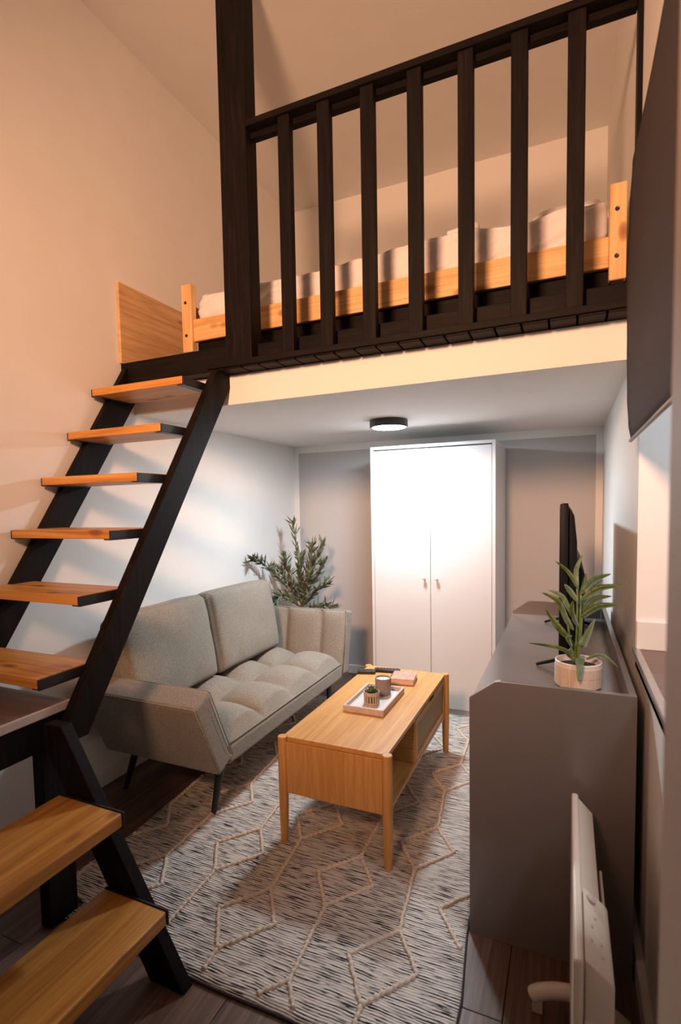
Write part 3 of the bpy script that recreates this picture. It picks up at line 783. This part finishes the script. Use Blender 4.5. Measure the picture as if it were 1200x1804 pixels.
LV = [  # base, mid, tip in plant coordinates, depth offsets, width, pale
    ((570, 420), (490, 275), (375, 172), -.02, .020, 0), ((560, 420), (545, 270), (597, 140), .01, .022, 1), ((580, 470), (690, 355), (832, 302), .02, .026, 0),
    ((600, 500), (740, 390), (930, 346), -.03, .030, 0), ((600, 640), (700, 510), (842, 476), .01, .026, 0), ((590, 660), (740, 545), (935, 514), -.02, .030, 0),
    ((560, 520), (500, 420), (458, 355), -.03, .026, 1), ((470, 720), (400, 540), (255, 465), .0, .030, 0), ((500, 640), (420, 520), (300, 480), .04, .026, 1),
    ((500, 850), (400, 730), (298, 575), -.03, .034, 0), ((600, 900), (620, 840), (715, 620), -.04, .036, 1), ((560, 1000), (420, 930), (140, 900), -.01, .022, 0),
    ((640, 1005), (770, 950), (905, 1028), -.02, .022, 1), ((530, 760), (470, 640), (440, 500), -.04, .026, 1),
    ((560, 680), (520, 590), (535, 470), -.05, .028, 0), ((580, 620), (640, 500), (760, 370), .04, .026, 1), ((520, 900), (490, 810), (530, 760), -.05, .022, 1),
    ((560, 980), (500, 880), (430, 800), .02, .022, 0), ((570, 720), (545, 640), (545, 560), -.06, .022, 1), ((560, 560), (600, 450), (620, 330), .05, .024, 0), ((545, 1040), (470, 1000), (500, 960), .03, .014, 0)]
for b_, m_, t_, dy, w_, pale in LV:
    B0, M0, T0 = pu(*b_, dy*.25), pu(*m_, dy*.7), pu(*t_, dy)
    d = (T0-B0).normalized(); sd = d.cross(Vector((.25, 1, .25))).normalized()
    obj('leaf', leafmesh(B0, M0, T0, w_*.92, 9, .35, side=sd), 'leaf_pale' if pale else 'leaf', pp, 'all')
obj('leaf', leafmesh((2.272, -2.16, .905), (2.272, -2.215, .915), (2.268, -2.236, .845), .034, 9, .2, side=(1, 0, 0)), 'leaf_pale', pp, 'all')
for b_, t_ in (((545, 1060), (560, 420)), ((560, 1060), (590, 470)), ((530, 1050), (480, 720)), ((570, 1060), (600, 640))):
    obj('stem', tube(BM(), spline([pu(*b_), pu((b_[0]+t_[0])/2+8, (b_[1]+t_[1])/2, -.01), pu(*t_)], 6), .0035, 7), 'leaf', pp, 'all')

# ------------------------------------------------------------------ olive tree in the corner
OT = (.245, -.36)
ot = thing('olive_tree', 'artificial olive tree with narrow leaves in the corner behind the sofa', 'potted tree', (OT[0], OT[1], 0))
bm = BM(); lathe(bm, [(.085, 0), (.10, .004), (.125, .24), (.128, .25), (.118, .25), (.115, .22)], (OT[0], OT[1], 0), 32); obj('pot', bm, 'pot_dark', ot, 40)
bm = BM(); lathe(bm, [(.114, .20), (.114, .215), (.001, .22)], (OT[0], OT[1], 0), 20); obj('soil', bm, 'soil', ot)
trunk = spline([(OT[0], OT[1], .2), (OT[0]+.008, OT[1], .45), (.240, -.37, .665)], 5)
obj('trunk', tube(BM(), trunk, [.011-.0003*k for k in range(len(trunk))], 8), 'bark', ot, 'all')
brs = [[(.240, -.37, .66), (.225, -.36, .86), (.205, -.37, 1.10), (.185, -.38, 1.31)],
       [(.240, -.37, .66), (.16, -.46, .80), (.10, -.60, .95), (.075, -.74, 1.045), (.065, -.80, 1.055)],
       [(.240, -.37, .66), (.30, -.36, .82), (.36, -.36, 1.0), (.43, -.36, 1.14)],
       [(.240, -.37, .66), (.27, -.34, .86), (.31, -.34, 1.02), (.345, -.35, 1.13)],
       [(.240, -.37, .62), (.33, -.40, .72), (.44, -.42, .80), (.50, -.43, .84)],
       [(.240, -.37, .60), (.36, -.42, .64), (.48, -.44, .665), (.55, -.44, .66)],
       [(.240, -.37, .62), (.18, -.44, .70), (.12, -.50, .74), (.09, -.53, .70)],
       [(.238, -.37, .68), (.20, -.42, .82), (.165, -.46, .96), (.15, -.47, 1.04)],
       [(.24, -.37, .70), (.30, -.33, .80), (.37, -.32, .90), (.42, -.33, .99)],
       [(.24, -.37, .64), (.30, -.39, .78), (.345, -.40, .90), (.375, -.41, 1.02)],
       [(.24, -.37, .66), (.20, -.40, .76), (.15, -.44, .86), (.115, -.47, .93)],
       [(.238, -.37, .7), (.25, -.40, .84), (.27, -.42, .95), (.28, -.43, 1.04)]]
lf = BM(); rnd = random.Random(11)
def addleaf(bm, p, d, L, w_):
    d = d.normalized(); s_ = d.cross(Vector((rnd.uniform(-1, 1), rnd.uniform(-1, 1), rnd.uniform(-.3, 1)))).normalized(); n_ = s_.cross(d)
    ps = [p, p+d*L*.3, p+d*L*.65, p+d*L]; ws = [.10, 1.0, .85, .05]; prev = None
    for q, w2 in zip(ps, ws):
        cur = [bm.verts.new(q-s_*w_*w2*.5+n_*w_*.12), bm.verts.new(q-n_*.0004), bm.verts.new(q+s_*w_*w2*.5+n_*w_*.12)]
        if prev:
            bm.faces.new((prev[0], prev[1], cur[1], cur[0])); bm.faces.new((prev[1], prev[2], cur[2], cur[1]))
        prev = cur
for br in brs:
    P_ = spline(br, 8)
    obj('branch', tube(BM(), P_, [.0058*(1-.75*k/len(P_)) for k in range(len(P_))], 6), 'bark', ot, 'all')
    n_ = len(P_)
    for i in range(2, n_):
        tdir = (P_[min(i+1, n_-1)]-P_[i-1]).normalized()
        for s_ in range(3 if i < n_-1 else 5):
            side = Vector((rnd.uniform(-1, 1), rnd.uniform(-1, 1), rnd.uniform(-.4, 1))); d = tdir*.70+side*.80
            p = P_[i]+Vector((rnd.uniform(-.01, .01),)*3)*.5
            L = rnd.uniform(.058, .098)
            e = p+d.normalized()*L
            if e.x < .012: d.x = abs(d.x)+.1
            if (p+d.normalized()*L).x < .01: continue
            addleaf(lf, p, d, L, rnd.uniform(.013, .020))
o = obj('leaves', lf, 'leaf_olive', ot, 'all'); o['kind'] = 'stuff'

# ------------------------------------------------------------------ roller blind
rb = thing('roller_blind', 'grey-brown roller blind hanging over the upper part of the wall opening', 'blind', (2.41, -2.7, 1.655))
def bxz(z):
    K = [(1.655, 2.420), (1.70, 2.411), (1.80, 2.405), (1.95, 2.402), (2.20, 2.400), (2.40, 2.406), (2.565, 2.414)]
    for (z0, x0), (z1, x1) in zip(K, K[1:]):
        if z <= z1+1e-9: t = (z-z0)/(z1-z0); t = t*t*(3-2*t); return x0+(x1-x0)*t
    return K[-1][1]
bm = BM(); gr = []
for i in range(41):
    z = 1.655+(2.565-1.655)*i/40; row_ = []
    for j in range(13):
        y = -2.095-1.22*j/12; row_.append(bm.verts.new((bxz(z)+.003*math.sin(y*5+z*3), y+.006*math.sin(z*6)*(1 if j == 0 else 0), z)))
    gr.append(row_)
for a, b_ in zip(gr, gr[1:]):
    for j in range(12): bm.faces.new((a[j], a[j+1], b_[j+1], b_[j]))
bmesh.ops.solidify(bm, geom=list(bm.faces), thickness=.0015)
obj('fabric', bm, 'blind', rb, 'all')
obj('hem_bar', tube(BM(), [(2.4215, -2.095, 1.653), (2.4215, -3.32, 1.653)], .006, 8), 'blindbar', rb, 'all')
obj('head_rail', B((2.417, -3.32, 2.535), (2.4515, -2.11, 2.566), .003), 'blindbar', rb)

# ------------------------------------------------------------------ panel heater
ht = thing('panel_heater', 'cream electric panel heater standing on feet beside the cabinet', 'heater', (2.28, -2.78, 0))
hy0, hy1, hz = -3.105, -2.475, .585
obj('front_panel', B((2.247, hy0, .105), (2.266, hy1, hz), .007, 3), 'cream_metal', ht, 40)
obj('body', prism(BM(), [(2.266, .112), (2.304, .14), (2.304, .535), (2.266, .575)], 'y', hy0+.012, hy1-.008, .002), 'cream_metal', ht)
cb = obj('control_box', prism(BM(), [(2.268, .40), (2.318, .42), (2.318, .548), (2.312, .556), (2.268, .588)], 'y', hy0+.004, hy0+.215, .004), 'cream_metal', ht, 40)
bm = BM(); lathe(bm, [(.011, 0), (.011, .004), (.006, .006)], (0, 0, 0), 18); xform(bm, T(2.284, hy0+.190, .5785) @ R(.62, 'Y')); obj('dial', bm, 'cream_dark', cb, 40)
for k, (dx, dy) in enumerate(((.30, .07), (.72, .05), (.70, .08), (.35, .11), (.5, .14))):
    px_ = 2.268+.044*dx; pz_ = .588-(px_-2.268)*.727+.0005
    obj('button', xform(B((-.002, -.003, -.001), (.002, .003, .0015)), T(px_, hy0+dy, pz_) @ R(.62, 'Y')), 'cream_dark', cb)
obj('end_cover', B((2.267, hy0-.001, .125), (2.308, hy0+.012, .470), .003), 'cream_metal', ht)
sw = obj('switch_plate', B((2.279, hy0-.004, .40), (2.296, hy0-.001, .445), .001, 1), 'cream_dark', ht); obj('rocker', B((2.282, hy0-.007, .408), (2.293, hy0-.004, .437), .002, 1), 'cream_metal', sw)
obj('wall_bracket', B((2.312, hy0+.04, .20), (2.318, hy0+.42, .50), .002, 1), 'cream_metal', ht)
for yf_ in (-2.625, -2.98):
    pts = spline([(2.392, yf_, .028), (2.34, yf_, .062), (2.285, yf_, .085), (2.22, yf_, .078), (2.168, yf_, .056), (2.150, yf_, .040)], 5)
    f_ = obj('foot', tube(BM(), pts, [.017]+[.021]*(len(pts)-2)+[.015], 12), 'cream_metal', ht, 'all')
    obj('castor', B((2.150, yf_-.014, 0), (2.178, yf_+.014, .046), .004), 'cream_dark', f_); obj('castor', B((2.380, yf_-.014, 0), (2.405, yf_+.014, .024), .004), 'cream_dark', f_)
    obj('bracket', B((2.27, yf_-.02, .08), (2.30, yf_+.02, .14), .003), 'cream_metal', f_)
